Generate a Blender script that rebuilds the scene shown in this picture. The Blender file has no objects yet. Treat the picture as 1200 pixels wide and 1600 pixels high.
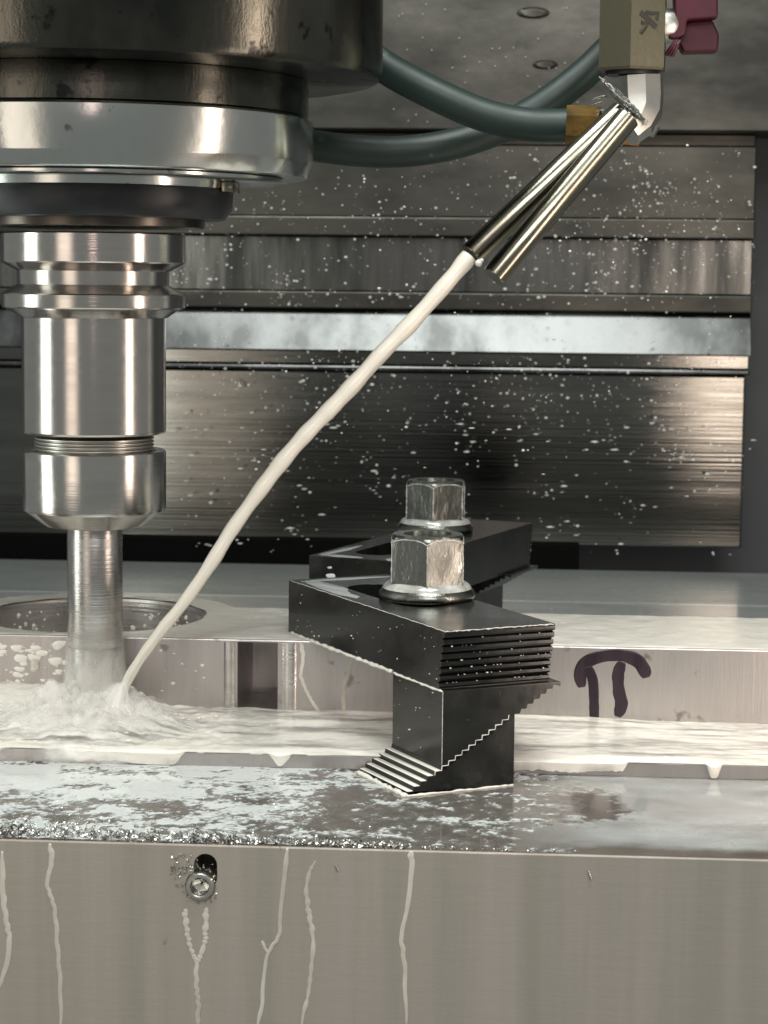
import bpy, bmesh, math, random
import numpy as np
from mathutils import Vector, Matrix

# ------------------------------------------------------------------ camera, world, light
S = 0.01                                   # the script thinks in millimetres; 1 unit = 100 mm
scene = bpy.context.scene
scene.unit_settings.scale_length = 0.1
COL = scene.collection
R = math.radians
F = 3300.0                                 # focal length in pixels of the 1200 x 1600 photograph
EYE = Vector((0, 0, 158.0))
CM = Matrix.Rotation(R(3.5), 3, 'Z') @ Matrix.Rotation(R(90 - 6.23), 3, 'X') @ Matrix.Rotation(R(0.6), 3, 'Z')
cd = bpy.data.cameras.new('camera')
cd.sensor_fit = 'VERTICAL'; cd.sensor_height = 24.0; cd.lens = 24.0 * F / 1600.0
cd.clip_start = 0.05; cd.clip_end = 200
cam = bpy.data.objects.new('camera', cd); COL.objects.link(cam)
cam.matrix_world = Matrix.Translation(EYE * S) @ CM.to_4x4()
scene.camera = cam
cd.dof.use_dof = True; cd.dof.focus_distance = 6.9; cd.dof.aperture_fstop = 2.7

world = bpy.data.worlds.new('World'); scene.world = world; world.use_nodes = True
bg = world.node_tree.nodes['Background']
bg.inputs['Color'].default_value = (0.88, 0.92, 0.88, 1); bg.inputs['Strength'].default_value = 0.24

def lamp(name, loc, target, w, h, radiance, color, spread=180):
    l = bpy.data.lights.new(name, 'AREA'); l.shape = 'RECTANGLE'
    l.size = w * S; l.size_y = h * S
    l.energy = radiance * math.pi * (w * S) * (h * S); l.color = color; l.spread = R(spread)
    o = bpy.data.objects.new(name, l); COL.objects.link(o)
    d = (Vector(target) - Vector(loc)).normalized()
    o.matrix_world = Matrix.Translation(Vector(loc) * S) @ d.to_track_quat('-Z', 'Y').to_matrix().to_4x4()
    return o
lamp('ceiling_lamp', (-60, 560, 770), (0, 690, 0), 520, 330, 10.5, (0.96, 1.0, 0.95))
lamp('front_fill', (60, -180, 690), (0, 630, 0), 620, 420, 5.3, (1.0, 0.985, 0.955))  # added soft fill for the front faces, standing in for the open doorway
lamp('warm_side_lamp', (188, 585, 30), (69, 822, 30), 52, 460, 8.5, (1.0, 0.80, 0.67))
lamp('white_side_lamp', (-335, 640, 170), (-145, 722, 170), 60, 460, 4.0, (0.95, 1.0, 0.93))
lamp('warm_front_lamp', (-350, 250, 170), (-130, 722, 170), 150, 520, 1.3, (1.0, 0.84, 0.70))
lamp('pink_front_fill', (-20, 60, 340), (-130, 722, 130), 52, 330, 2.4, (1.0, 0.74, 0.70))  # added pink light, stands in for the operator reflected in the holder

scene.view_settings.view_transform = 'Standard'; scene.view_settings.look = 'None'
scene.view_settings.exposure = 0.15; scene.view_settings.gamma = 1.0
scene.view_settings.use_curve_mapping = False
scene.cycles.max_bounces = 8; scene.cycles.transparent_max_bounces = 12
scene.cycles.use_denoising = True
scene.cycles.sample_clamp_indirect = 8

# ------------------------------------------------------------------ small geometry helpers (mm)
def ray(u, v): return CM @ Vector(((u - 600) / F, -(v - 800) / F, -1))
def onY(u, v, Y): d = ray(u, v); return EYE + d * (Y / d.y)
def onZ(u, v, z): d = ray(u, v); return EYE + d * ((z - EYE.z) / d.z)
def zat(u, v, Y): return onY(u, v, Y).z

def link(name, bm, mat, parent=None, smooth=35, label=None):
    me = bpy.data.meshes.new(name)
    bmesh.ops.recalc_face_normals(bm, faces=bm.faces)
    bm.to_mesh(me); bm.free()
    me.transform(Matrix.Scale(S, 4))
    return link_me(name, me, mat, parent, smooth, label)
def link_me(name, me, mat, parent=None, smooth=35, label=None):
    if mat is not None: me.materials.clear(); me.materials.append(mat)
    if smooth:
        me.polygons.foreach_set('use_smooth', [True] * len(me.polygons))
        if smooth < 170: me.set_sharp_from_angle(angle=R(smooth))
    o = bpy.data.objects.new(name, me); COL.objects.link(o)
    if parent is not None:
        o.parent = parent
        o.matrix_parent_inverse = parent.matrix_basis.inverted()
    if label: o['label'] = label
    return o
def thing(name, label, cat, loc=(0, 0, 0), group=None):
    o = bpy.data.objects.new(name, None); COL.objects.link(o)
    o.location = Vector(loc) * S; o.empty_display_size = 0.1
    tag(o, label, cat, group); return o
def tag(o, label=None, cat=None, group=None, kind=None):
    if label: o['label'] = label
    if cat: o['category'] = cat
    if group: o['group'] = group
    if kind: o['kind'] = kind
    return o

def lathe(bm, prof, cx, cy, n=96, caps=True):
    rings = []
    for r, z in prof:
        rings.append([bm.verts.new((cx + r * math.cos(2 * math.pi * k / n), cy + r * math.sin(2 * math.pi * k / n), z)) for k in range(n)])
    for a, b in zip(rings, rings[1:]):
        for k in range(n): bm.faces.new((a[k], a[(k + 1) % n], b[(k + 1) % n], b[k]))
    if caps:
        bm.faces.new(rings[0]); bm.faces.new(rings[-1])
    return bm
def box(bm, x0, x1, y0, y1, z0, z1, bev=0.0, seg=2):
    r = bmesh.ops.create_cube(bm, size=1)
    for v in r['verts']:
        v.co = Vector(((x0 + x1) / 2 + v.co.x * (x1 - x0), (y0 + y1) / 2 + v.co.y * (y1 - y0), (z0 + z1) / 2 + v.co.z * (z1 - z0)))
    if bev:
        es = list({e for v in r['verts'] for e in v.link_edges})
        bmesh.ops.bevel(bm, geom=es, offset=bev, segments=seg, profile=0.5, affect='EDGES')
    return bm
def prism(bm, poly, vec, bev=0.0, seg=2):
    """closed 3-D polygon swept by vec"""
    a = [bm.verts.new(p) for p in poly]; b = [bm.verts.new(Vector(p) + Vector(vec)) for p in poly]
    n = len(a); fs = [bm.faces.new(a), bm.faces.new(b[::-1])]
    for k in range(n): fs.append(bm.faces.new((a[k], a[(k + 1) % n], b[(k + 1) % n], b[k])))
    if bev:
        es = list({e for f in fs for e in f.edges})
        bmesh.ops.recalc_face_normals(bm, faces=fs)
        bmesh.ops.bevel(bm, geom=es, offset=bev, segments=seg, profile=0.5, affect='EDGES', clamp_overlap=True)
    return bm
def tube(bm, pts, rad, n=12, flat=None, caps=True):
    """tube along pts, radius per point; flat = (normal, factor) squashes the section along a normal"""
    pts = [Vector(p) for p in pts]; rings = []
    if not hasattr(rad, '__len__'): rad = [rad] * len(pts)
    up = Vector((0.13, -0.9, 0.4)).normalized()
    for i, p in enumerate(pts):
        t = (pts[min(i + 1, len(pts) - 1)] - pts[max(i - 1, 0)]).normalized()
        a = (up - t * up.dot(t)).normalized(); b = t.cross(a); up = a
        ring = []
        for k in range(n):
            w = 2 * math.pi * k / n
            d = (a * math.cos(w) + b * math.sin(w)) * rad[i]
            if flat: d = d - flat[0] * (d.dot(flat[0])) * (1 - flat[1])
            ring.append(bm.verts.new(p + d))
        rings.append(ring)
    for a, b in zip(rings, rings[1:]):
        for k in range(n): bm.faces.new((a[k], a[(k + 1) % n], b[(k + 1) % n], b[k]))
    if caps: bm.faces.new(rings[0]); bm.faces.new(rings[-1])
    return bm
def spline(pts, n):
    """Catmull-Rom through pts (any dimension)"""
    P = [np.array(p, float) for p in pts]; P = [2 * P[0] - P[1]] + P + [2 * P[-1] - P[-2]]; out = []
    m = len(P) - 3
    for k in range(n):
        s = k / (n - 1) * m; i = min(int(s), m - 1); t = s - i
        a, b, c, d = P[i:i + 4]
        out.append(0.5 * (2 * b + (c - a) * t + (2 * a - 5 * b + 4 * c - d) * t * t + (3 * b - a - 3 * c + d) * t ** 3))
    return out
def soften(obj, w, ang=40):
    m = obj.modifiers.new('edge', 'BEVEL'); m.width = w * S; m.segments = 2; m.limit_method = 'ANGLE'; m.angle_limit = R(ang); m.use_clamp_overlap = True
    bpy.context.view_layer.update(); dg = bpy.context.evaluated_depsgraph_get()
    me = bpy.data.meshes.new_from_object(obj.evaluated_get(dg)); obj.modifiers.clear(); obj.data = me
    me.polygons.foreach_set('use_smooth', [True] * len(me.polygons)); me.set_sharp_from_angle(angle=R(17))
def cut(obj, cutter_bms):
    """subtract solids from a mesh object"""
    cs = []
    for bm in cutter_bms:
        bmesh.ops.recalc_face_normals(bm, faces=bm.faces)
        me = bpy.data.meshes.new('cutter'); bm.to_mesh(me); bm.free(); me.transform(Matrix.Scale(S, 4))
        c = bpy.data.objects.new('cutter', me); COL.objects.link(c); cs.append(c)
        m = obj.modifiers.new('cut', 'BOOLEAN'); m.object = c; m.operation = 'DIFFERENCE'; m.solver = 'EXACT'
    bpy.context.view_layer.update()
    dg = bpy.context.evaluated_depsgraph_get()
    me = bpy.data.meshes.new_from_object(obj.evaluated_get(dg))
    obj.modifiers.clear(); obj.data = me
    me.polygons.foreach_set('use_smooth', [True] * len(me.polygons)); me.set_sharp_from_angle(angle=R(12))
    for c in cs: bpy.data.objects.remove(c)

rng = np.random.RandomState(7); random.seed(7)
_tab = rng.rand(256, 256)
def vnoise(x, y):
    xi = np.floor(x).astype(int); yi = np.floor(y).astype(int); fx = x - xi; fy = y - yi
    fx = fx * fx * (3 - 2 * fx); fy = fy * fy * (3 - 2 * fy)
    g = lambda a, b: _tab[a % 256, b % 256]
    return (g(xi, yi) * (1 - fx) + g(xi + 1, yi) * fx) * (1 - fy) + (g(xi, yi + 1) * (1 - fx) + g(xi + 1, yi + 1) * fx) * fy
def fbm(x, y, o=4):
    s = 0; a = 0.5
    for k in range(o): s = s + a * vnoise(x * 2 ** k + 17.3 * k, y * 2 ** k + 5.1 * k); a *= 0.5
    return s / (1 - 0.5 ** o)
def sst(a, b, x): t = np.clip((x - a) / (b - a), 0, 1); return t * t * (3 - 2 * t)
def grid_mesh(name, P, mat, thick=None, keep=None, parent=None, smooth=180):
    """P: (nj, ni, 3) array of mm positions"""
    nj, ni = P.shape[:2]; idx = np.arange(nj * ni).reshape(nj, ni)
    q = np.stack([idx[:-1, :-1], idx[:-1, 1:], idx[1:, 1:], idx[1:, :-1]], -1).reshape(-1, 4)
    if keep is not None:
        k = keep[:-1, :-1] | keep[:-1, 1:] | keep[1:, 1:] | keep[1:, :-1]
        q = q[k.reshape(-1)]
    used = np.unique(q); remap = np.full(nj * ni, -1); remap[used] = np.arange(len(used))
    co = (P.reshape(-1, 3) * S)[used]
    me = bpy.data.meshes.new(name)
    me.from_pydata([], [], [])
    me.vertices.add(len(co)); me.vertices.foreach_set('co', co.astype(np.float32).ravel())
    me.loops.add(len(q) * 4); me.loops.foreach_set('vertex_index', remap[q].astype(np.int32).ravel())
    me.polygons.add(len(q)); me.polygons.foreach_set('loop_start', np.arange(0, len(q) * 4, 4, dtype=np.int32))
    me.update(calc_edges=True); me.validate()
    if thick is not None:
        a = me.attributes.new('thick', 'FLOAT', 'POINT'); a.data.foreach_set('value', thick.reshape(-1)[used].astype(np.float32))
    return link_me(name, me, mat, parent, smooth)

# ------------------------------------------------------------------ materials
def nd(nt, t, **kw):
    n = nt.nodes.new(t)
    for k, v in kw.items(): setattr(n, k, v)
    return n
def material(name, c1, c2=None, metallic=0.0, rough=0.4, rough2=None, nscale=3.0, stretch=(1, 1, 1), lo=0.35, hi=0.65,
             bump=0.0, bscale=40.0, bstretch=(1, 1, 1), fine=0.0, fscale=200.0, coat=0.0, spec=0.5, aniso=0.0, detail=5,
             spots=None, spot_scale=18.0, spot_lo=0.62, sss=0.0):
    m = bpy.data.materials.new(name); m.use_nodes = True; nt = m.node_tree; N = nt.nodes; L = nt.links
    b = N['Principled BSDF']; b.inputs['Metallic'].default_value = metallic
    b.inputs['Specular IOR Level'].default_value = spec; b.inputs['Coat Weight'].default_value = coat
    b.inputs['Coat Roughness'].default_value = 0.08
    if aniso: b.inputs['Anisotropic'].default_value = aniso
    if sss:
        b.inputs['Subsurface Weight'].default_value = sss; b.inputs['Subsurface Radius'].default_value = (0.03, 0.028, 0.022)
        b.inputs['Subsurface Scale'].default_value = 0.6
    tc = nd(nt, 'ShaderNodeTexCoord')
    def noise(scale, st, det):
        mp = nd(nt, 'ShaderNodeMapping'); mp.inputs['Scale'].default_value = st; L.new(tc.outputs['Object'], mp.inputs['Vector'])
        n = nd(nt, 'ShaderNodeTexNoise'); n.inputs['Scale'].default_value = scale; n.inputs['Detail'].default_value = det
        n.inputs['Roughness'].default_value = 0.6; L.new(mp.outputs[0], n.inputs['Vector']); return n
    n = noise(nscale, stretch, detail)
    rmp = nd(nt, 'ShaderNodeMapRange'); rmp.inputs['From Min'].default_value = lo; rmp.inputs['From Max'].default_value = hi
    L.new(n.outputs['Fac'], rmp.inputs['Value'])
    mx = nd(nt, 'ShaderNodeMix', data_type='RGBA'); mx.inputs[6].default_value = (*c1, 1); mx.inputs[7].default_value = (*(c2 or c1), 1)
    L.new(rmp.outputs[0], mx.inputs[0]); col = mx.outputs[2]
    if spots:
        n2 = noise(spot_scale, (1, 1, 1), 3); r2 = nd(nt, 'ShaderNodeMapRange'); r2.inputs['From Min'].default_value = spot_lo
        r2.inputs['From Max'].default_value = spot_lo + 0.06; L.new(n2.outputs['Fac'], r2.inputs['Value'])
        m2 = nd(nt, 'ShaderNodeMix', data_type='RGBA'); m2.inputs[7].default_value = (*spots, 1); L.new(col, m2.inputs[6])
        L.new(r2.outputs[0], m2.inputs[0]); col = m2.outputs[2]
    L.new(col, b.inputs['Base Color'])
    rr = nd(nt, 'ShaderNodeMapRange'); rr.inputs['To Min'].default_value = rough; rr.inputs['To Max'].default_value = rough if rough2 is None else rough2
    rr.inputs['From Min'].default_value = lo; rr.inputs['From Max'].default_value = hi
    L.new(n.outputs['Fac'], rr.inputs['Value']); L.new(rr.outputs[0], b.inputs['Roughness'])
    prev = None
    if bump:
        n3 = noise(bscale, bstretch, 4); bp = nd(nt, 'ShaderNodeBump'); bp.inputs['Strength'].default_value = bump; bp.inputs['Distance'].default_value = 0.02
        L.new(n3.outputs['Fac'], bp.inputs['Height']); prev = bp
    if fine:
        n4 = noise(fscale, (1, 1, 1), 2); bp = nd(nt, 'ShaderNodeBump'); bp.inputs['Strength'].default_value = fine; bp.inputs['Distance'].default_value = 0.01
        L.new(n4.outputs['Fac'], bp.inputs['Height'])
        if prev: L.new(prev.outputs[0], bp.inputs['Normal'])
        prev = bp
    if prev: L.new(prev.outputs[0], b.inputs['Normal'])
    return m
def film_material(name, col, rough=0.2, gain=1.0, coat=0.4):
    """milky emulsion whose opacity follows the real film thickness stored on the mesh"""
    m = bpy.data.materials.new(name); m.use_nodes = True; nt = m.node_tree; L = nt.links; b = nt.nodes['Principled BSDF']
    b.inputs['Base Color'].default_value = (*col, 1); b.inputs['Roughness'].default_value = rough; b.inputs['Coat Weight'].default_value = coat
    at = nd(nt, 'ShaderNodeAttribute', attribute_name='thick'); mu = nd(nt, 'ShaderNodeMath', operation='MULTIPLY', use_clamp=True)
    mu.inputs[1].default_value = gain; L.new(at.outputs['Fac'], mu.inputs[0]); L.new(mu.outputs[0], b.inputs['Alpha'])
    return m

M = {}
M['polished'] = material('ground_steel', (0.60, 0.57, 0.54), (0.50, 0.475, 0.45), 1, 0.13, 0.2, 2, (0.3, 0.3, 6), bump=0.04, bscale=4, bstretch=(0.2, 0.2, 60))
M['nut_steel'] = material('collet_nut_steel', (0.62, 0.60, 0.57), (0.5, 0.48, 0.46), 1, 0.12, 0.22, 3, (0.5, 0.5, 5), bump=0.05, bscale=5, bstretch=(0.2, 0.2, 50))
M['carbide'] = material('carbide', (0.50, 0.485, 0.47), (0.40, 0.385, 0.37), 1, 0.2, 0.32, 4, (0.4, 0.4, 8), bump=0.10, bscale=5, bstretch=(0.3, 0.3, 40))
M['housing'] = material('stained_spindle_steel', (0.115, 0.112, 0.095), (0.04, 0.043, 0.039), 1, 0.16, 0.28, 3, (1, 1, 0.6), bump=0.05, bscale=30, bstretch=(1, 1, 0.25), fine=0.05, fscale=160, spots=(0.03, 0.03, 0.028), spot_scale=9, spot_lo=0.6)
M['ring'] = material('chromed_ring', (0.58, 0.60, 0.58), (0.47, 0.49, 0.47), 1, 0.14, 0.26, 3, (1, 1, 0.4), bump=0.04, bscale=12, spots=(0.25, 0.25, 0.24), spot_scale=14, spot_lo=0.68)
M['black'] = material('black_rubber', (0.012, 0.014, 0.017), (0.02, 0.022, 0.026), 0, 0.3, 0.5, 4, spec=0.4)
M['gauge'] = material('dark_gauge_face', (0.12, 0.105, 0.09), (0.07, 0.062, 0.055), 1, 0.25, 0.35, 4, (1, 1, 4))
M['hose'] = material('green_hose', (0.0105, 0.026, 0.022), (0.007, 0.018, 0.016), 0, 0.42, 0.55, 3, bump=0.05, bscale=8, spec=0.45, spots=(0.06, 0.10, 0.085), spot_scale=7, spot_lo=0.66)
M['brass'] = material('tarnished_brass', (0.26, 0.16, 0.05), (0.06, 0.04, 0.018), 1, 0.35, 0.55, 5, bump=0.1, bscale=30)
M['valve'] = material('olive_valve_body', (0.125, 0.12, 0.08), (0.10, 0.095, 0.065), 0.55, 0.36, 0.5, 5, bump=0.06, bscale=40, spots=(0.05, 0.05, 0.04), spot_scale=20, spot_lo=0.68)
M['engrave'] = material('engraved_mark', (0.03, 0.03, 0.022), None, 0.2, 0.6)
M['chrome'] = material('nickel', (0.62, 0.61, 0.57), (0.5, 0.49, 0.45), 1, 0.3, 0.42, 6, bump=0.04, bscale=12)
M['tube'] = material('nickel_tube', (0.30, 0.285, 0.23), (0.20, 0.19, 0.15), 1, 0.14, 0.24, 6, bump=0.04, bscale=10)
M['maroon'] = material('maroon_anodised', (0.06, 0.006, 0.016), (0.04, 0.004, 0.010), 0.35, 0.34, 0.45, 6)
M['oxide'] = material('black_oxide', (0.006, 0.0065, 0.006), (0.016, 0.017, 0.0155), 0.0, 0.12, 0.26, 5, bump=0.03, bscale=26, fine=0.03, coat=0.12, spec=0.42, spots=(0.05, 0.053, 0.049), spot_scale=24, spot_lo=0.69)
M['oxide_teeth'] = material('worn_black_oxide', (0.02, 0.02, 0.02), (0.055, 0.055, 0.05), 0.2, 0.2, 0.34, 12, bump=0.25, bscale=22, coat=0.5, spec=0.7)
M['hexnut'] = material('wet_zinc_nut', (0.22, 0.225, 0.205), (0.10, 0.105, 0.095), 1, 0.24, 0.42, 9, (1, 1, 0.5), bump=0.30, bscale=16, bstretch=(1, 1, 0.5), coat=0.25, spots=(0.42, 0.43, 0.40), spot_scale=26, spot_lo=0.66)
M['milled'] = material('cutter_marked_aluminium', (0.72, 0.70, 0.68), (0.56, 0.54, 0.52), 1, 0.24, 0.36, 3, (1, 1, 5), bump=0.12, bscale=5, bstretch=(0.2, 0.2, 22))
M['alu'] = material('milled_aluminium', (0.58, 0.54, 0.525), (0.46, 0.43, 0.415), 0.9, 0.3, 0.42, 3, (3, 1, 0.5), bump=0.07, bscale=10, bstretch=(8, 1, 0.4), spots=(0.30, 0.27, 0.26), spot_scale=9, spot_lo=0.64)
M['steel_face'] = material('ground_plate', (0.455, 0.41, 0.365), (0.355, 0.332, 0.28), 0.25, 0.36, 0.5, 1.0, (8, 1, 0.35), lo=0.32, hi=0.68, fine=0.05, fscale=140, bump=0.04, bscale=5, bstretch=(1, 1, 8), spots=(0.27, 0.24, 0.205), spot_scale=9, spot_lo=0.71)
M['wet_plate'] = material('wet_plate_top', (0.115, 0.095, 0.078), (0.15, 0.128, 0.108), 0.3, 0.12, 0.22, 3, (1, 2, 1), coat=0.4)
M['cover'] = material('brushed_cover_steel', (0.185, 0.187, 0.175), (0.14, 0.142, 0.132), 1, 0.055, 0.10, 2, (0.5, 1, 6), bump=0.06, bscale=3, bstretch=(0.03, 1, 24), spots=(0.06, 0.06, 0.055), spot_scale=6, spot_lo=0.72)
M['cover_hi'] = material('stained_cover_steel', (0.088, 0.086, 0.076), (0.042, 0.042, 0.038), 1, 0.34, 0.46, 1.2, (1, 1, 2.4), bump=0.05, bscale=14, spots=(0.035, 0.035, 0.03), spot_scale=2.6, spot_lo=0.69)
M['groove'] = material('streaked_rail', (0.17, 0.175, 0.168), (0.05, 0.052, 0.05), 1, 0.24, 0.36, 2.2, (3.2, 1, 0.35), bump=0.05, bscale=8, bstretch=(3, 1, 0.4))
M['lip'] = material('polished_lip', (0.04, 0.041, 0.041), (0.155, 0.158, 0.16), 1, 0.2, 0.34, 1.1, (1.6, 1, 1.0), lo=0.36, hi=0.60, bump=0.06, bscale=3)
M['wall'] = material('grey_enclosure', (0.085, 0.09, 0.095), (0.075, 0.08, 0.084), 0.0, 0.5, 0.6, 2)
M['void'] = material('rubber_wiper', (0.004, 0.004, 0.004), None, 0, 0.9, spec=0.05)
M['table'] = material('wet_table_iron', (0.27, 0.285, 0.275), (0.20, 0.21, 0.205), 0.0, 0.22, 0.3, 2, (1, 3, 1))
M['coolant'] = material('milky_coolant', (0.85, 0.82, 0.745), (0.76, 0.73, 0.66), 0, 0.16, 0.28, 3, (1, 2, 1), coat=0.3, sss=0.15)
M['jet'] = film_material('coolant_jet_cream', (0.78, 0.74, 0.65), 0.3, 1.0, 0.15)
M['film'] = film_material('coolant_film', (0.70, 0.745, 0.74), 0.12, 1.0)
M['veil'] = film_material('coolant_veil', (0.88, 0.865, 0.82), 0.35, 1.0, 0.0)
M['flow'] = film_material('coolant_flow_milk', (0.86, 0.83, 0.755), 0.2, 1.0, 0.25)
M['drip'] = material('dried_coolant', (0.74, 0.70, 0.62), (0.52, 0.48, 0.42), 0, 0.3, 0.4, 6)
M['drip'].node_tree.nodes['Principled BSDF'].inputs['Alpha'].default_value = 0.95
M['drip_and_glint'] = material('wet_and_glint', (0.62, 0.63, 0.60), (0.30, 0.31, 0.29), 0.1, 0.1, 0.2, 18, coat=0.6)
M['droplet'] = material('coolant_droplet', (0.72, 0.72, 0.69), None, 0.0, 0.08, coat=0.6)
M['chip'] = material('aluminium_chip', (0.74, 0.74, 0.71), (0.4, 0.4, 0.38), 1, 0.14, 0.3, 9)
M['ink'] = material('marker_ink', (0.012, 0.006, 0.011), (0.035, 0.017, 0.030), 0, 0.32, 0.5, 4, (6, 1, 1), lo=0.4, hi=0.75)
M['rust'] = material('rust_ring', (0.50, 0.25, 0.07), (0.30, 0.13, 0.04), 0.3, 0.4, 0.6, 10)

# ------------------------------------------------------------------ setting
def struct(name, bm, mat, label, cat='setting', smooth=35):
    return tag(link(name, bm, mat, None, smooth), label, cat, None, 'structure')
YC = 1235.0                                  # plane of the way cover
zc = lambda v, Y=YC: zat(700, v, Y)
bm = bmesh.new(); box(bm, -460, 460, 1054, 1226, -70, -8, 1.0); struct('machine_table', bm, M['table'], 'wet grey machine table behind the fixture plate', 'table', 14)
bm = bmesh.new(); box(bm, -800, 1000, 1320, 1335, -90, 800, 0); struct('back_wall', bm, M['wall'], 'dark grey enclosure wall behind the way cover', 'wall')

# way cover: telescoping plates, each one a part
xr_top = onY(1176, 400, YC).x; xr_bot = xr_top
cover = thing('way_cover', 'dark brushed steel telescoping way cover spotted with coolant across the background', 'way cover', (0, YC, zc(850)))
XL = -460
def plate(name, v0, v1, dy, mat, x1=xr_top, top_dy=None, bev=0.8, label=None):
    z1, z0 = zc(v0), zc(v1); ty = dy if top_dy is None else top_dy
    b = bmesh.new()
    prism(b, [(XL, YC + dy, z0), (XL, YC + ty, z1), (XL, YC + 40, z1), (XL, YC + 40, z0)], (x1 - XL, 0, 0), bev)
    return link(name, b, mat, cover, 14, label)
plate('upper_plate', -140, 206, -18, M['cover_hi'], x1=520)
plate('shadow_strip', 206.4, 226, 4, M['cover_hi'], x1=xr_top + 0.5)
plate('cover_plate', 226.4, 340, -5, M['cover_hi'])
plate('edge_strip', 340.4, 370, -9, M['cover_hi'], label='paler narrow strip')
plate('streaked_plate', 370.4, 457, 0, M['groove'])
plate('edge_strip', 457.4, 484, -5, M['cover_hi'])
plate('polished_lip', 484.4, 549, -10, M['lip'], top_dy=0, bev=0.5, label='bright polished sloping lip')
plate('dark_strip', 549.4, 572, 2, M['cover'])
plate('edge_bead', 572.4, 580, -5, M['lip'], bev=1.1)
plate('main_plate', 580.4, 849, 0, M['cover'], x1=onY(1163, 700, YC).x, bev=1.5, label='widest plate, brushed along its length')
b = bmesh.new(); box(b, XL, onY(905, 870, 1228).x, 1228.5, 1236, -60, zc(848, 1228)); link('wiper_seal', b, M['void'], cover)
for (u, v, w) in ((833, 20, 22), (852, 101, 17)):
    p = onY(u, v, YC - 18); b = bmesh.new()
    lathe(b, [(w * 0.4, 0), (w * 0.42, 1.2), (w * 0.3, 2.2)], 0, 0, 24)
    b.transform(Matrix.Translation(p) @ Matrix.Diagonal((1, 1, 0.33, 1)) @ Matrix.Rotation(R(90), 4, 'X'))
    link('screw_head', b, M['cover_hi'], cover)

# fixture plate ---------------------------------------------------------------------
YF, YB = 577.0, 1048.0
fix = thing('fixture_plate', 'thick brownish steel fixture plate with coolant runs down its front face', 'fixture plate', (0, YF, -120))
bm = bmesh.new(); box(bm, -360, 360, YF, YB, -130, 0, 0.7, 2)
plate_o = link('plate_body', bm, M['steel_face'], fix, 14)
ph0 = onY(321, 1352, YF); ph1 = onY(313, 1384, YF)
hb = bmesh.new()
hr = 3.35
poly = [(ph0.x + hr * math.cos(a), YF - 5, ph0.z + hr * math.sin(a)) for a in [math.pi * k / 14 for k in range(15)]]
poly += [(ph0.x + hr * math.cos(a), YF - 5, ph0.z - 3.4 + hr * math.sin(a)) for a in [math.pi + math.pi * k / 14 for k in range(15)]]
prism(hb, poly, (0, 24, 0))
cb = bmesh.new(); lathe(cb, [(4.3, -5), (4.3, 12)], 0, 0, 40); cb.transform(Matrix.Translation((ph1.x, YF, ph1.z)) @ Matrix.Rotation(R(-90), 4, 'X'))
cut(plate_o, [hb, cb])
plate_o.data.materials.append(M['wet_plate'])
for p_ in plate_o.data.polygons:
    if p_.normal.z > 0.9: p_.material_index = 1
# socket screw in the counterbore
def ring_face(prof, n, centre, hexn=None):
    b = bmesh.new(); lathe(b, prof, 0, 0, n, caps=False); b.transform(Matrix.Translation(centre) @ Matrix.Rotation(R(90), 4, 'X')); return b
c = Vector((ph1.x, YF, ph1.z))
sc = link('socket_screw', ring_face([(4.1, -9), (4.1, 0.9), (3.7, 1.5), (2.9, 1.6), (2.65, 1.4)], 40, c), M['chrome'], fix)
hx = bmesh.new(); lathe(hx, [(2.75, 1.42), (2.55, -2.2), (0.4, -3.0)], 0, 0, 6, caps=False); hx.transform(Matrix.Translation(c) @ Matrix.Rotation(R(90), 4, 'X') @ Matrix.Rotation(R(12), 4, 'Z'))
link('hex_socket', hx, M['chrome'], sc, 20)

# workpiece -------------------------------------------------------------------------
YW, YL, ZL, ZT = 731.0, 671.0, 5.0, 32.0
work = thing('workpiece', 'milled aluminium workpiece with a bored boss and raised wall beside the cutter', 'workpiece', (-40, 750, 0))
bm = bmesh.new(); box(bm, -360, 360, YL, 805, 0.05, ZL, 0.5, 2); link('base_ledge', bm, M['alu'], work, 14)
bx, by, br, bo = -157.0, 778.0, 41.0, 56.0
poly = []
for k in range(61):                                                    # boss outline joined to the straight wall
    a = math.pi - math.pi * k / 60 * 0.955
    poly.append((bx + bo * math.cos(a), by + bo * math.sin(a)))
poly += [(poly[-1][0] + 6, 800), (-82, 802), (-80, 836), (-24, 836), (-20, 803), (360, 803), (360, YW), (bx - bo, YW)]
bm = bmesh.new(); prism(bm, [(x, y, ZL + 0.02) for x, y in poly], (0, 0, ZT - ZL), 0.5, 2)
wall_o = link('boss_wall', bm, M['alu'], work, 14)
c1 = bmesh.new(); lathe(c1, [(br, ZL + 1), (br, ZT - 1.0), (br + 1.6, ZT + 3)], bx, by, 96)
xa, xb = onY(371, 1060, YW).x, onY(434, 1060, YW).x
c2 = bmesh.new(); box(c2, xa, xb, YW - 6, YW + 44, ZL + 1.5, ZT - 0.9, 0)
cut(wall_o, [c1, c2])
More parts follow.
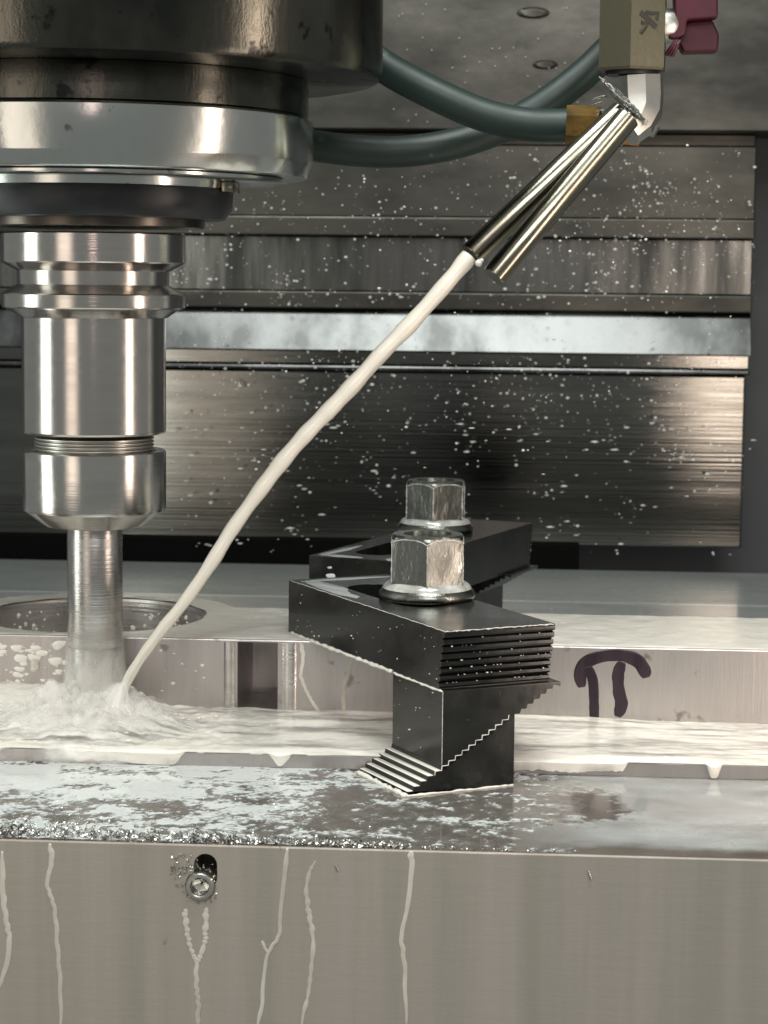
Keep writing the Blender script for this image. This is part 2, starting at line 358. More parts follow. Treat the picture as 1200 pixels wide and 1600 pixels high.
# milled fillet strips either side of the slot (rows of cutter marks)
def cutter_strip(u0, u1, dep):
    b = bmesh.new(); x0, x1 = onY(u0, 1060, YW).x, onY(u1, 1060, YW).x
    n = 9; w_ = x1 - x0; pts = [(x0 + w_ * k / n, YW + 0.2 - dep * 2.2 * math.sin(math.pi * k / n) ** 0.8, ZL + 1.2) for k in range(n + 1)] + [(x1, YW + 1, ZL + 1.2), (x0, YW + 1, ZL + 1.2)]
    prism(b, pts, (0, 0, ZT - ZL - 2.2)); return link('milled_strip', b, M['milled'], work, 40)
lb = bmesh.new(); lathe(lb, [(br + 0.5, ZL + 1.2), (br - 0.25, ZL + 1.2), (br - 0.25, ZT - 1.4), (br + 0.5, ZT - 1.2)], bx, by, 128, caps=False); link('bore_face', lb, M['milled'], work, 30)
cutter_strip(349, 368, 0.6); cutter_strip(440, 464, 0.5)
# hand-drawn mark on the wall
def stroke(name, pts, wid, lift):
    P = [onY(u, v, YW - lift) for u, v in spline(pts, 40)]
    W = [w * YW / F / 2 * 0.92 * (0.93 + 0.14 * vnoise(np.array([i * 0.35]), np.array([lift * 90.]))[0]) for i, w in enumerate(np.interp(np.linspace(0, 1, 40), np.linspace(0, 1, len(wid)), wid))]
    W = [w * (0.55 + 0.45 * min(1, min(i, 39 - i) / 3.0) ** 0.5) for i, w in enumerate(W)]
    b = bmesh.new(); tube(b, P, W, 12, (Vector((0, 1, 0)), 0.012 / max(W))); return b
mk = bmesh.new()
link('marker_stroke', stroke('s', [(909, 1074), (907, 1052), (918, 1034), (943, 1025), (972, 1024), (995, 1032), (1006, 1046), (1010, 1059)], [20, 23, 24, 22, 22, 24, 24, 20], 0.03), M['ink'], work, 180)
link('marker_stroke', stroke('s', [(918, 1042), (926, 1062), (928, 1090), (928.5, 1128)], [16, 18, 18, 17], 0.042), M['ink'], work, 180)
link('marker_stroke', stroke('s', [(972, 1034), (966, 1054), (967, 1080), (971, 1100), (965, 1120)], [18, 20, 21, 22, 17], 0.054), M['ink'], work, 180)
mk.free()

# ------------------------------------------------------------------ spindle, holder, cutter
TX, TY = onY(147, 600, 722).x, 722.0
ze = lambda u, v: zat(u, v, TY)              # height of a silhouette point on the spindle
spin = thing('spindle_nose', 'dark stained spindle head with a bright metal ring over the tool holder', 'spindle', (TX, TY, ze(320, 360)))
zh = ze(605, 128)
link('housing', lathe(bmesh.new(), [(97.5, zh + 100), (98.5, zh + 99), (98.5, zh + 3), (97, zh + 0.6), (94, zh), (60, zh)], TX, TY, 160), M['housing'], spin)
zl1, zl0 = zh - 0.2, ze(490, 188)
link('lower_collar', lathe(bmesh.new(), [(73, zl1), (73.4, zl1 - 2), (73.4, zl0 + 1), (72.6, zl0 + 0.3), (40, zl0 + 0.3)], TX, TY, 160), M['housing'], spin)
zr1, zr0 = zl0, ze(493, 279)
link('bright_ring', lathe(bmesh.new(), [(60, zr1 + 0.25), (74.4, zr1 + 0.25), (75, zr1 - 0.5), (75, zr0 + 5.2), (74.7, zr0 + 4.7), (73.4, zr0 + 0.6), (72.8, zr0), (50, zr0 - 0.1)], TX, TY, 160), M['ring'], spin)
za = zr0 - 0.1
link('seat_plate', lathe(bmesh.new(), [(40, za + 0.5), (64.5, za + 0.05), (65, za - 0.3), (65, za - 1.2), (64, za - 1.6), (47.9, za - 1.7), (47.6, za - 4.0), (44, za - 4.1)], TX, TY, 128), M['ring'], spin)
zb = za - 4.0
zk = ze(365, 328)
link('black_cap', lathe(bmesh.new(), [(30, zb), (47.2, zb), (47.8, zb - 1), (47.5, zk), (45.0, zk - 3.4), (44, zk - 3.6), (20, zk - 3.6)], TX, TY, 128), M['black'], spin)
zg0 = ze(320, 358)
link('gauge_face', lathe(bmesh.new(), [(20, zk - 3.55), (38, zk - 3.55), (38, zg0 + 0.3), (37.6, zg0), (20, zg0)], TX, TY, 128), M['gauge'], spin)
pk = onY(361, 284, TY); kb = bmesh.new(); box(kb, pk.x - 1.6, pk.x + 2.6, TY - 14, TY + 4, za - 5.2, za - 1.75, 0.4); link('drive_key', kb, M['tube'], spin)

hold = thing('tool_holder', 'ground steel tool holder with a v-groove flange and collet nut', 'tool holder', (TX, TY, ze(262, 800)))
zf = ze(289, 366)
def zz(u, v): return ze(u, v)
link('flange', lathe(bmesh.new(), [(24, zf + 0.2), (30.9, zf), (31.4, zf - 0.5), (31.4, zz(288, 411)), (31.1, zz(288, 413)), (26.0, zz(266, 425)), (25.8, zz(266, 446)), (31.1, zz(288, 460)), (31.4, zz(288, 462)),
     (31.4, zz(288, 481)), (31.0, zz(288, 483)), (29.2, zz(280, 485)), (25.2, zz(262, 497)), (20, zz(262, 497.5))], TX, TY, 160), M['polished'], hold, 25)
link('holder_body', lathe(bmesh.new(), [(22, zz(260, 496.6)), (24.7, zz(260, 497.4)), (24.7, zz(260, 674)), (24.2, zz(260, 677)), (20.4, zz(242, 681)), (18, zz(242, 682))], TX, TY, 160), M['polished'], hold, 25)
tb = bmesh.new(); prof = [(19, zz(240, 681.5))]
for k in range(6):
    v = 684 + k * 5.4; prof += [(20.6, zz(240, v)), (20.6, zz(240, v + 1.6)), (19.5, zz(240, v + 3.2)), (19.5, zz(240, v + 3.8))]
link('thread', lathe(tb, prof + [(19, zz(240, 717))], TX, TY, 128), M['chrome'], hold, 25)
link('collet_nut', lathe(bmesh.new(), [(20.7, zz(240, 712)), (21.2, zz(244, 705)), (24.3, zz(258, 704)), (24.7, zz(258, 706)), (24.7, zz(258, 793)), (24.3, zz(258, 798)), (23.6, zz(258, 800)),
     (17.5, zz(240, 820)), (16.8, zz(240, 822)), (9.7, zz(240, 822.5))], TX, TY, 160), M['nut_steel'], hold, 25)

mill = thing('end_mill', 'round end mill cutting the workpiece in a splash of coolant', 'end mill', (TX, TY, ZL + 0.4))
ztop, zfl, ztip = zz(191, 815), zz(191, 1010), ZL + 0.4
link('shank', lathe(bmesh.new(), [(9.5, ztop), (9.6, ztop - 0.2), (9.6, zfl + 0.6), (9.2, zfl)], TX, TY, 96), M['carbide'], mill)
fb = bmesh.new(); rings = []; nz, na = 60, 72
for j in range(nz + 1):
    z = zfl + (ztip - zfl) * j / nz; ring = []
    for k in range(na):
        a = 2 * math.pi * k / na; tw = a * 4 + (zfl - z) * 0.16 * 2
        f = (math.cos(tw) * 0.5 + 0.5); r = 9.55 - 1.0 * (f ** 3) * min(1, max(0, j - 12) / 14)
        ring.append(fb.verts.new((TX + r * math.cos(a), TY + r * math.sin(a), z)))
    rings.append(ring)
for a, b2 in zip(rings, rings[1:]):
    for k in range(na): fb.faces.new((a[k], a[(k + 1) % na], b2[(k + 1) % na], b2[k]))
fb.faces.new(rings[0]); fb.faces.new(rings[-1])
link('cutting_flutes', fb, M['carbide'], mill, 40)

# ------------------------------------------------------------------ hoses, valve, nozzles
def hose(pts, Y0, Y1, rad, label):
    P = spline(pts, 60); n = len(P)
    V = [onY(p[0], p[1], Y0 + (Y1 - Y0) * i / (n - 1)) for i, p in enumerate(P)]
    b = bmesh.new(); tube(b, V, rad, 24); return tag(link('coolant_hose', b, M['hose'], None, 180), label, 'hose', 'coolant hoses')
hose([(520, 48), (570, 84), (620, 116), (690, 152), (760, 181), (830, 195), (900, 196)], 787, 774, 6.0, 'green coolant hose sagging in front to the brass fitting')
hose([(380, 200), (460, 222), (560, 236), (650, 235), (740, 216), (830, 176), (905, 122), (960, 70)], 800, 816, 5.9, 'green coolant hose passing behind the other and up behind the valve')

valve = thing('coolant_valve', 'olive valve body with a maroon lever, bright elbow and twin nozzle tubes', 'coolant valve', onY(985, 115, 772))
YV = 772.0
def zv(v, Y=YV): return zat(985, v, Y)
vc = onY(989, 50, YV); r = 51 * YV / F / math.cos(R(22)) * 1.03
vb = bmesh.new(); hexp = []
lathe(vb, [(r * 0.98, zv(-300)), (r, zv(-298)), (r, zv(108)), (r * 0.96, zv(112))], 0, 0, 6)
vb.transform(Matrix.Translation((vc.x, YV, 0)) @ Matrix.Rotation(R(-90 + 30 + 24), 4, 'Z'))
body = link('valve_body', vb, M['valve'], valve, 20)
lathe_b = lathe(bmesh.new(), [(9.4, zv(111)), (9.6, zv(113)), (9.4, zv(118)), (8.4, zv(119))], vc.x, YV, 32); link('seal_ring', lathe_b, M['black'], valve)
eb = bmesh.new()   # elbow: octagonal upper half bent to lower left
ep = [onY(1000, 119, YV - 1), onY(1001, 150, YV - 1), onY(1000, 172, YV - 2), onY(992, 192, YV - 4), onY(978, 206, YV - 6)]
tube(eb, ep, [8.4, 8.4, 8.2, 7.2, 6.0], 8); link('elbow', eb, M['chrome'], valve, 20)
rb = bmesh.new(); tube(rb, [onY(1006, 190, YV + 1), onY(1000, 206, YV + 1)], [6.2, 5.4], 16); link('elbow_plug', rb, M['chrome'], valve)
rb = bmesh.new(); tube(rb, [onY(966, 208, YV + 2), onY(1000, 212, YV + 2)], [3.8, 3.8], 16); link('brass_ring', rb, M['rust'], valve)
fb2 = bmesh.new(); tube(fb2, [onY(884, 195, 774), onY(910, 196, 774), onY(938, 196, 773)], [7.0, 7.2, 6.6], 6); link('hose_fitting', fb2, M['brass'], valve, 20)
# emblem cut in the right-hand facet
fn = Vector((math.cos(R(-90 + 24)), math.sin(R(-90 + 24)), 0))
def on_facet(u, v):
    # plane of the facet that faces right of the camera
    d = ray(u, v); n2 = Vector((math.cos(R(-66 + 0)), math.sin(R(-66)), 0)); p0 = Vector((vc.x, YV, 0)) + n2 * (r * math.cos(R(30)) + 0.12)
    t = (p0 - EYE).dot(n2) / d.dot(n2); return EYE + d * t
for pts, w in (([(1001, 19), (1013, 30), (1025, 42)], 1.0), ([(1009, 19), (1020, 21), (1028, 20), (1026, 31)], 0.75), ([(1002, 35), (1013, 37), (1006, 45), (1001, 52)], 0.8)):
    b = bmesh.new(); tube(b, [on_facet(*p) for p in pts], w, 8, (fn, 0.3)); link('emblem_stroke', b, M['engrave'], valve)
# twin nozzle tubes
def nozzle(p0, p1, r0, label):
    d = (p1 - p0); b = bmesh.new()
    tube(b, [p0, p0 + d * 0.5, p0 + d * 0.995, p1, p1 - d * 0.002, p1 - d * 0.06], [r0, r0, r0, r0 * 0.97, r0 * 0.82, r0 * 0.8], 32, caps=False)
    return link('nozzle_tube', b, M['tube'], valve, 40, label)
J0 = onY(737, 398, 750)
nozzle(onY(972, 176, 766), J0, 4.6, 'left nozzle tube with the coolant jet leaving it')
nozzle(onY(981, 184, 757), onY(771, 433, 738), 4.4, 'right nozzle tube, running dry')
# lever
lv = bmesh.new()
pts = [(1052, -60), (1122, -60), (1122, 27), (1074, 31), (1072, 52), (1054, 62), (1044, 60), (1048, 40), (1054, 24)]
prism(lv, [onY(u, v, YV - 2) for u, v in pts], (0, 9, 0), 0.7, 2); lev = link('lever', lv, M['maroon'], valve, 14)
lv = bmesh.new()
pts = [(1062, 46), (1076, 33), (1113, 30), (1124, 54), (1122, 80), (1068, 82), (1060, 66)]
prism(lv, [onY(u, v, YV + 4) for u, v in pts], (0, 10, 0), 0.8, 2); link('lever_lug', lv, M['maroon'], valve, 14)
sb = bmesh.new(); tube(sb, [onY(1034, 40, YV + 3), onY(1052, 40, YV + 3), onY(1060, 40, YV + 3)], [6.2, 6.0, 4.8], 24); link('lever_bush', sb, M['chrome'], valve)
sb = bmesh.new()
for k in range(3): tube(sb, spline([onY(1040 + 5 * k, 86 + k, YV - 3), onY(1050 + 4 * k, 72, YV - 4), onY(1055 + 4 * k, 64, YV - 3)], 8), 0.7, 8)
link('lever_spring', sb, M['maroon'], valve)
# coolant splashing round the elbow
wb = bmesh.new()
for k in range(7):
    o0 = random.uniform(-7, 7); ts = np.linspace(random.uniform(0, .3), random.uniform(0.75, 1), 24)
    p = [onY(938 + 76 * t0 + o0 * 0.7 + 1.5 * math.sin(9 * t0 + k), 124 + 72 * t0 + o0 + 3 * math.sin(7 * t0 + k), YV - 11 - k * 0.15) for t0 in ts]
    tube(wb, p, [(0.6 + 0.9 * random.random()) * (0.4 + 0.6 * math.sin(math.pi * i / 23)) for i in range(24)], 8)
for k in range(10):
    a = R(random.uniform(120, 200)); l = random.uniform(6, 26); u, v = 942 + random.uniform(-6, 10), 165 + random.uniform(-18, 14)
    p = [onY(u + l * t0 * math.cos(a), v - l * t0 * math.sin(a) * 0.4 + 7 * t0 * t0, YV - 6) for t0 in (0, 0.3, 0.7, 1)]
    tube(wb, p, [0.2, 0.16, 0.12, 0.05], 5)
M['water'] = material('clear_splash', (0.55, 0.57, 0.54), None, 0.0, 0.06, coat=1.0, spec=0.9)
M['water'].node_tree.nodes['Principled BSDF'].inputs['Transmission Weight'].default_value = 0.92
tag(link('coolant_splash', wb, M['water'], None, 180), 'clear coolant splashing round the valve elbow', 'splash', None, 'stuff')

# coolant jet -----------------------------------------------------------------------
JP = [(733, 401, 17.5), (700, 440, 17), (645, 502, 17.5), (600, 548, 16.5), (553, 600, 18), (515, 640, 16.5), (478, 678, 17.5), (440, 722, 16.5), (405, 768, 16.5), (362, 828, 15), (330, 880, 14.5), (290, 938, 13.5), (252, 985, 12), (222, 1026, 11.5), (200, 1062, 11), (188, 1092, 12)]
JS = spline(JP, 110); jb = bmesh.new(); V = []; W = []
for i, (u, v, w) in enumerate(JS):
    Y = 749 - 46 * (i / 109.0); V.append(onY(u, v, Y)); W.append(0.74 * w * Y / F * (1 + 0.05 * math.sin(i * 0.9) + 0.04 * math.sin(i * 0.37 + 1)))
tube(jb, V, W, 24)
jo = link('coolant_jet', jb, M['jet'], None, 180); at = jo.data.attributes.new('thick', 'FLOAT', 'POINT')
kk = np.arange(len(jo.data.vertices)); ri, ai = kk // 24, kk % 24
at.data.foreach_set('value', np.clip(0.97 - 0.28 * sst(60, 109, ri) + 0.8 * (fbm(ri * 0.035, np.minimum(ai, 24 - ai) * 0.55 + 3, 3) - 0.55), 0.3, 0.99).astype(np.float32))
tag(jo, 'creamy jet of coolant running from the left nozzle tube to the cutter', 'coolant jet')
db = bmesh.new(); p = onY(748, 411, 744)
for q, s in ((0, 1.3), (1, 0.8)):
    g = bmesh.ops.create_icosphere(db, subdivisions=2, radius=s)
    bmesh.ops.translate(db, verts=g['verts'], vec=p + Vector((q * 1.0, -0.5, q * 0.9)))
tag(link('coolant_drop', db, M['coolant'], None, 180), 'coolant drop hanging between the ends of the two nozzle tubes', 'drop')

# ------------------------------------------------------------------ clamps
TH = R(29.5)
e1 = Vector((math.cos(TH), math.sin(TH), 0)); e2 = Vector((-math.sin(TH), math.cos(TH), 0)); UP = Vector((0, 0, 1))
A = onZ(635, 1245, 0)
def stairs(n, run, rise):
    """tooth profile (along, up) of the stepped slope"""
    out = []
    for k in range(n): out += [(k * run, k * rise), (k * run + 0.0, (k + 1) * rise - 0.02)]
    out.append((n * run, n * rise)); return out
PIT, RIS, NT = 2.35, 1.42, 16
def step_blocks(A, e1, e2, lab_lo, lab_hi, wid=35.0, top=32.0):
    L = PIT * NT
    prof = []
    for k in range(NT): prof += [(k * PIT, k * RIS), (k * PIT + 0.35, (k + 1) * RIS)]
    prof += [(L + 0.3, NT * RIS), (L + 0.3, 0.05), (0, 0.05)]
    b = bmesh.new(); prism(b, [A + e1 * s + UP * max(z, 0.05) for s, z in prof[1:-1]] , e2 * wid)
    lo = link('step_block', b, M['oxide'], None, 20); soften(lo, 0.16); tag(lo, lab_lo, 'step block', 'step blocks under the clamps')
    k0 = 5; s0 = k0 * PIT + 0.45
    up = [(s0, k0 * RIS + 0.12)]
    for k in range(k0, NT + 6):
        up += [((k + 1) * PIT - 0.12, (k + 1) * RIS + 0.12 - RIS), ((k + 1) * PIT + 0.3, (k + 1) * RIS + 0.12)]
        if (k + 1) * RIS + 0.12 > top - 1.6: break
    up += [(up[-1][0] + 2.4, top - 1.4), (up[-1][0] + 2.6, top), (s0, top)]
    b = bmesh.new(); prism(b, [A + e1 * s + UP * z for s, z in up], e2 * wid)
    hi = link('step_block', b, M['oxide'], None, 20); soften(hi, 0.16); tag(hi, lab_hi, 'step block', 'step blocks under the clamps')
    return A + e1 * s0
B = step_blocks(A, e1, e2, 'lower black step block standing on the fixture plate, toothed slope bright with coolant', 'upper black step block wedged upright under the heel of the near clamp')

def clamp(near, e1, e2, label, wid=39.5, length=121.0, z0=32.15, z1=51.0, slot=(54, 92), nose=0):
    """strap clamp: heel at near, running along e2; heel face toothed"""
    c = thing('strap_clamp', label, 'clamp', near + e1 * wid / 2 + UP * z0, 'strap clamps holding the workpiece')
    n = 8; pts = []
    for k in range(n):                                   # (back from the heel, up): teeth lean in towards the bottom
        za_ = z0 + (z1 - z0) * k / n; zb_ = z0 + (z1 - z0) * (k + 1) / n
        in0 = 3.6 * (1 - k / n); pts += [(in0 - 0.1, za_ + 0.25), (in0 - 0.55, za_ + 0.9), (in0 - 0.5, zb_ - 0.55), (in0 + 0.75, zb_ - 0.15)]
    pts = [(3.2, z0)] + pts[:-1] + [(-0.3, z1 - 0.5), (0.4, z1)]
    ns = nose
    pts += [(length, z1), (length, z0)]
    b = bmesh.new(); prism(b, [near + e2 * s + UP * (z - 0) for s, z in pts], e1 * wid)
    bar = link('clamp_bar', b, M['oxide'], c, 20)
    # long slot for the stud
    mid = near + e1 * wid / 2; sl = bmesh.new(); hw = 9.0; poly = []
    for k in range(13): a = math.pi * k / 12; poly.append(mid + e2 * (slot[1] + hw * math.sin(a)) + e1 * (hw * math.cos(a)) + UP * (z0 - 5))
    for k in range(13): a = math.pi + math.pi * k / 12; poly.append(mid + e2 * (slot[0] + hw * math.sin(a)) + e1 * (hw * math.cos(a)) + UP * (z0 - 5))
    prism(sl, poly, UP * 40); cut(bar, [sl]); soften(bar, 0.3)
    return c, bar
near = Vector((B.x, B.y, 0)) - e2 * 0.6
clamp(near, e1, e2, 'near black strap clamp with its ribbed heel towards the camera')

def flange_nut(cx, cy, z, rot, label):
    t = thing('flange_nut', label, 'nut', (cx, cy, z), 'flange nuts on the clamps')
    link('washer_flange', lathe(bmesh.new(), [(8, z + 0.05), (15.9, z + 0.05), (16.4, z + 0.6), (16.4, z + 2.0), (15.6, z + 3.0), (14.4, z + 4.6), (13.4, z + 5.3), (8, z + 5.4)], cx, cy, 64), M['hexnut'], t, 50)
    # hex with the chamfered, arched tops
    b = bmesh.new(); n = 72; Rr = 13.9; rings = []
    for zz_, ch in [(z + 5.0, 0), (z + 12, 0), (z + 18, 0), (z + 19.6, 0.05), (z + 20.6, 0.3), (z + 21.4, 0.9), (z + 22.0, 1.7)]:
        ring = []
        for k in range(n):
            a = 2 * math.pi * k / n; am = ((a + math.pi / 6) % (math.pi / 3)) - math.pi / 6
            rh = Rr * math.cos(math.pi / 6) / math.cos(am); rr = min(rh, Rr * 0.995, Rr + 0.2 - ch * 1.35)
            ring.append(b.verts.new((cx + rr * math.cos(a + rot), cy + rr * math.sin(a + rot), zz_)))
        rings.append(ring)
    inner = [b.verts.new((cx + 8.2 * math.cos(2 * math.pi * k / n + rot), cy + 8.2 * math.sin(2 * math.pi * k / n + rot), z + 22.0)) for k in range(n)]
    low = [b.verts.new((cx + 7.6 * math.cos(2 * math.pi * k / n + rot), cy + 7.6 * math.sin(2 * math.pi * k / n + rot), z + 17.0)) for k in range(n)]
    rings += [inner, low]
    for r1, r2 in zip(rings, rings[1:]):
        for k in range(n): b.faces.new((r1[k], r1[(k + 1) % n], r2[(k + 1) % n], r2[k]))
    b.faces.new(low); b.faces.new(rings[0])
    hx = link('hex_body', b, M['hexnut'], t, 24)
    rmin = Rr * math.cos(math.pi / 6)
    for f_ in range(6):                                      # bright beads modelled as glints along the arched top and the corners
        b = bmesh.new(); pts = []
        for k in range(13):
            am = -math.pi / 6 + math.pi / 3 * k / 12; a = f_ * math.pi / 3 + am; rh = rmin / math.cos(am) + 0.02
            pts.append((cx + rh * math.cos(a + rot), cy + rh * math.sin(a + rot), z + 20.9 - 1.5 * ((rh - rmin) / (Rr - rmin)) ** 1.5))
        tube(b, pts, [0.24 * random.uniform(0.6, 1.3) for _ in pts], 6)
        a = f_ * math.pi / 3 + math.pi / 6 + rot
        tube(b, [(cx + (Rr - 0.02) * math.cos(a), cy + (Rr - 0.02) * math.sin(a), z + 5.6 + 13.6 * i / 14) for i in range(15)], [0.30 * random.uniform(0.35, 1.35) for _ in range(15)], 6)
        link('glint_bead', b, M['drip_and_glint'], hx, 180)
    # coolant lying in the angle of flange and hex
    b = bmesh.new(); lathe(b, [(15.35, z + 3.25), (14.7, z + 4.45), (13.9, z + 5.3), (12.9, z + 5.75), (11.5, z + 5.8)], cx, cy, 64, caps=False)
    link('coolant_collar', b, M['drip_and_glint'], t, 180)
    return t
nc = onZ(667, 934, 51.0)
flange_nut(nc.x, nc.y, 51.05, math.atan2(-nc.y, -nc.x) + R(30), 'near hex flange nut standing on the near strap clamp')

# rear clamp runs away to the right
TH2 = R(-90 + 29.0)
g2 = Vector((math.cos(R(70)), math.sin(R(70)), 0)); g1 = Vector((g2.y, -g2.x, 0))
hz = 51.0
nose = onZ(483, 868, hz)                               # left corner of the nose
wid2, len2 = 39.5, 150.0
heel = nose + g2 * len2
clamp(Vector((heel.x, heel.y, 0)), g1, -g2, 'far black strap clamp pointing away to the right behind the nuts', slot=(60, 128), length=150.0)
n2 = onZ(680, 829, hz)
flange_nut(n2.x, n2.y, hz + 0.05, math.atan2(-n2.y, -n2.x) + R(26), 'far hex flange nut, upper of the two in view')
A2 = Vector((heel.x, heel.y, 0)) - g1 * 12.0 - g2 * 0.6
step_blocks(A2, g1, -g2, 'far lower step block low behind the near nut', 'far upper step block under the heel of the far clamp')

# ------------------------------------------------------------------ coolant lying about
# film on the front of the fixture plate
nx, ny = 1000, 170
X = np.linspace(-205, 105, nx)[None, :].repeat(ny, 0); Y = np.linspace(YF + 0.6, YL + 1, ny)[:, None].repeat(nx, 1)
D = (Y - YF) / (YL - YF)                                   # 0 at the front edge, 1 at the ledge
wx = X + 6 * (fbm(X * 0.10, Y * 0.10) - 0.5); wy = Y + 5 * (fbm(X * 0.12 + 40, Y * 0.12) - 0.5)
n1 = fbm(wx * 0.06, wy * 0.10, 5); n2_ = fbm(wx * 0.34 + 9, wy * 0.34 + 3, 4); n3 = fbm(wx * 1.1 + 31, wy * 1.0, 3)
left = 1 - sst(-82, -28, X); right = sst(4, 26, X)
t = 0.40 * n1 + 0.34 * n2_ + 0.26 * n3
t = t + 0.14 * left * sst(0.35, 0.8, D) + 0.03 * left - 0.035 * sst(0.45, 0.2, D)
t = t - 0.035 * (1 - left) - 0.05 * sst(0.6, 0.25, fbm(X * 0.03 + 8, Y * 0.05, 3) + 0.1 * left)
t = t - 0.10 * sst(0.9, 0.75, np.abs((X + 70) / 30)) * sst(0.35, 0.15, np.abs(D - 0.72) ) * (1 - left * 0.3)
strk = sst(0.46, 0.55, t) * (0.45 + 0.55 * sst(0.50, 0.62, t)) + 0.16 * n2_
dry = sst(0.9, 0.55, ((X - 16 - 16 * (n1 - 0.5)) / 25) ** 2 + ((Y - YF - 56 - 34 * (n2_ - 0.5)) / 24) ** 2)
smooth = (0.40 + 0.22 * (n1 - 0.5) * 2) * (1 - dry) * sst(0.05, 0.13, D + 0.08 * (n1 - 0.5))
th = strk * (1 - right) + smooth * right
th = np.clip(th, 0, 0.93)
grid_mesh('coolant_film', np.stack([X, Y, 0.03 + 0.32 * th + 0.05 * n3 * th], -1), M['film'], th, th > 0.03)
tag(bpy.data.objects['coolant_film'], 'streaky milky coolant film spread over the top of the fixture plate', 'coolant film', None, 'stuff')

# thick coolant running along the ledge and dribbling over its front edge
nx, ny = 760, 90
xs = np.linspace(-215, 130, nx); js = np.linspace(0, 1, ny)
X = xs[None, :].repeat(ny, 0); J = js[:, None].repeat(nx, 1)
heap = 7.5 * sst(-112, -158, X) + 1.2 * sst(60, 10, X)
rip = fbm(X * 0.10, J * 7 + 2, 4) - 0.5; rip2 = fbm(X * 0.35, J * 16 + 12, 3) - 0.5
tp = np.clip(J / 0.82, 0, 1)
Yp = YW - 0.1 - (YW - YL + 0.5) * tp
H = 0.55 + heap * (1 - sst(0.0, 0.55, tp)) + (1.3 * rip + 0.55 * rip2) * (0.4 + 1.6 * sst(-68, -138, X)) * sst(1.0, 0.9, tp) + 0.5
H = np.maximum(H, 0.12) * sst(1.02, 0.93, tp) + 0.12
def span(x, a, b, w=0.8): return sst(a - w, a + w, x) * sst(b + w, b - w, x)
g = [onZ(u, 1205, 2.5).x for u in (978, 1106, 1124, 1230, 812, 972, -30, 90, 268, 420, 440, 610)]
dr = 4.7 - 2.6 * fbm(xs * 0.5 + 4, xs * 0 + 3.3, 3) * sst(0.35, 0.6, fbm(xs * 0.06 + 2, xs * 0 + 8, 3))
for a_, b_ in ((0, 1), (2, 3), (6, 7), (8, 9), (10, 11)):
    dr = dr * (1 - span(xs, g[a_], g[b_], 1.2 + 1.5 * (a_ > 5)) * (1 if a_ < 5 else 0.86 + 0.14 * sst(0.35, 0.5, vnoise(xs * 0.22, xs * 0 + a_))))
dr = np.maximum(dr, 0.3)
dn = np.clip((J - 0.82) / 0.18, 0, 1)
Z = ZL + H - dn * dr[None, :]
Yp = Yp - sst(0, 0.2, dn) * (0.35 + 0.25 * np.minimum(dr, 2)[None, :]) * (1 - 0.6 * dn)
str_ = fbm(X * 0.045 + 3, Yp * 0.22 + 5, 4); str2 = fbm(X * 0.2 + 13, Yp * 0.7, 3)
th = 0.80 + 0.25 * sst(-60, -120, X) + 1.5 * (str_ - 0.5) + 0.5 * (str2 - 0.5) + 0.2 * sst(0.7, 0.8, J) - 0.5 * sst(0.84, 1.0, J) * fbm(X * 0.1 + 1, J * 2, 3) - 0.25 * span(X, -112, -52, 12) * sst(0.5, 0.2, tp)
grid_mesh('coolant_flow', np.stack([X, Yp, Z], -1), M['flow'], np.clip(th, 0.25, 0.98))
tag(bpy.data.objects['coolant_flow'], 'creamy coolant pooled along the ledge of the workpiece', 'coolant pool', None, 'stuff')
# white coolant standing on top of the wall and round the bore
nx, ny = 500, 150
X = np.linspace(-225, 130, nx)[None, :].repeat(ny, 0); Y = np.linspace(YW + 0.25, 835, ny)[:, None].repeat(nx, 1)
rb_ = np.hypot(X - bx, Y - by); inside = (rb_ > br + 1.9 + 1.2 * (fbm(X * .1, Y * .1) - .5)) & ((rb_ < bo - 0.8) | ((Y < 800.4) & (X > bx)))
n1 = fbm(X * 0.12, Y * 0.12, 4)
grid_mesh('coolant_sheet', np.stack([X, Y, ZT + 0.08 + 0.5 * n1 * sst(YW, YW + 2.5, Y)], -1), M['coolant'], None, inside)
tag(bpy.data.objects['coolant_sheet'], 'white coolant covering the top of the workpiece around the bore', 'coolant pool', None, 'stuff')
nx, ny = 120, 60
X = np.linspace(-355, 355, nx)[None, :].repeat(ny, 0); Y = np.linspace(845, YB - 1.2, ny)[:, None].repeat(nx, 1)
n1 = fbm(X * 0.05, Y * 0.12, 4)
grid_mesh('rear_film', np.stack([X, Y, 0.1 + 0.2 * n1], -1), M['film'], 0.28 + 0.3 * n1 + 0.35 * sst(YB - 7, YB - 3, Y))
tag(bpy.data.objects['rear_film'], 'thin wet film on the back of the fixture plate behind the workpiece', 'coolant film', None, 'stuff')
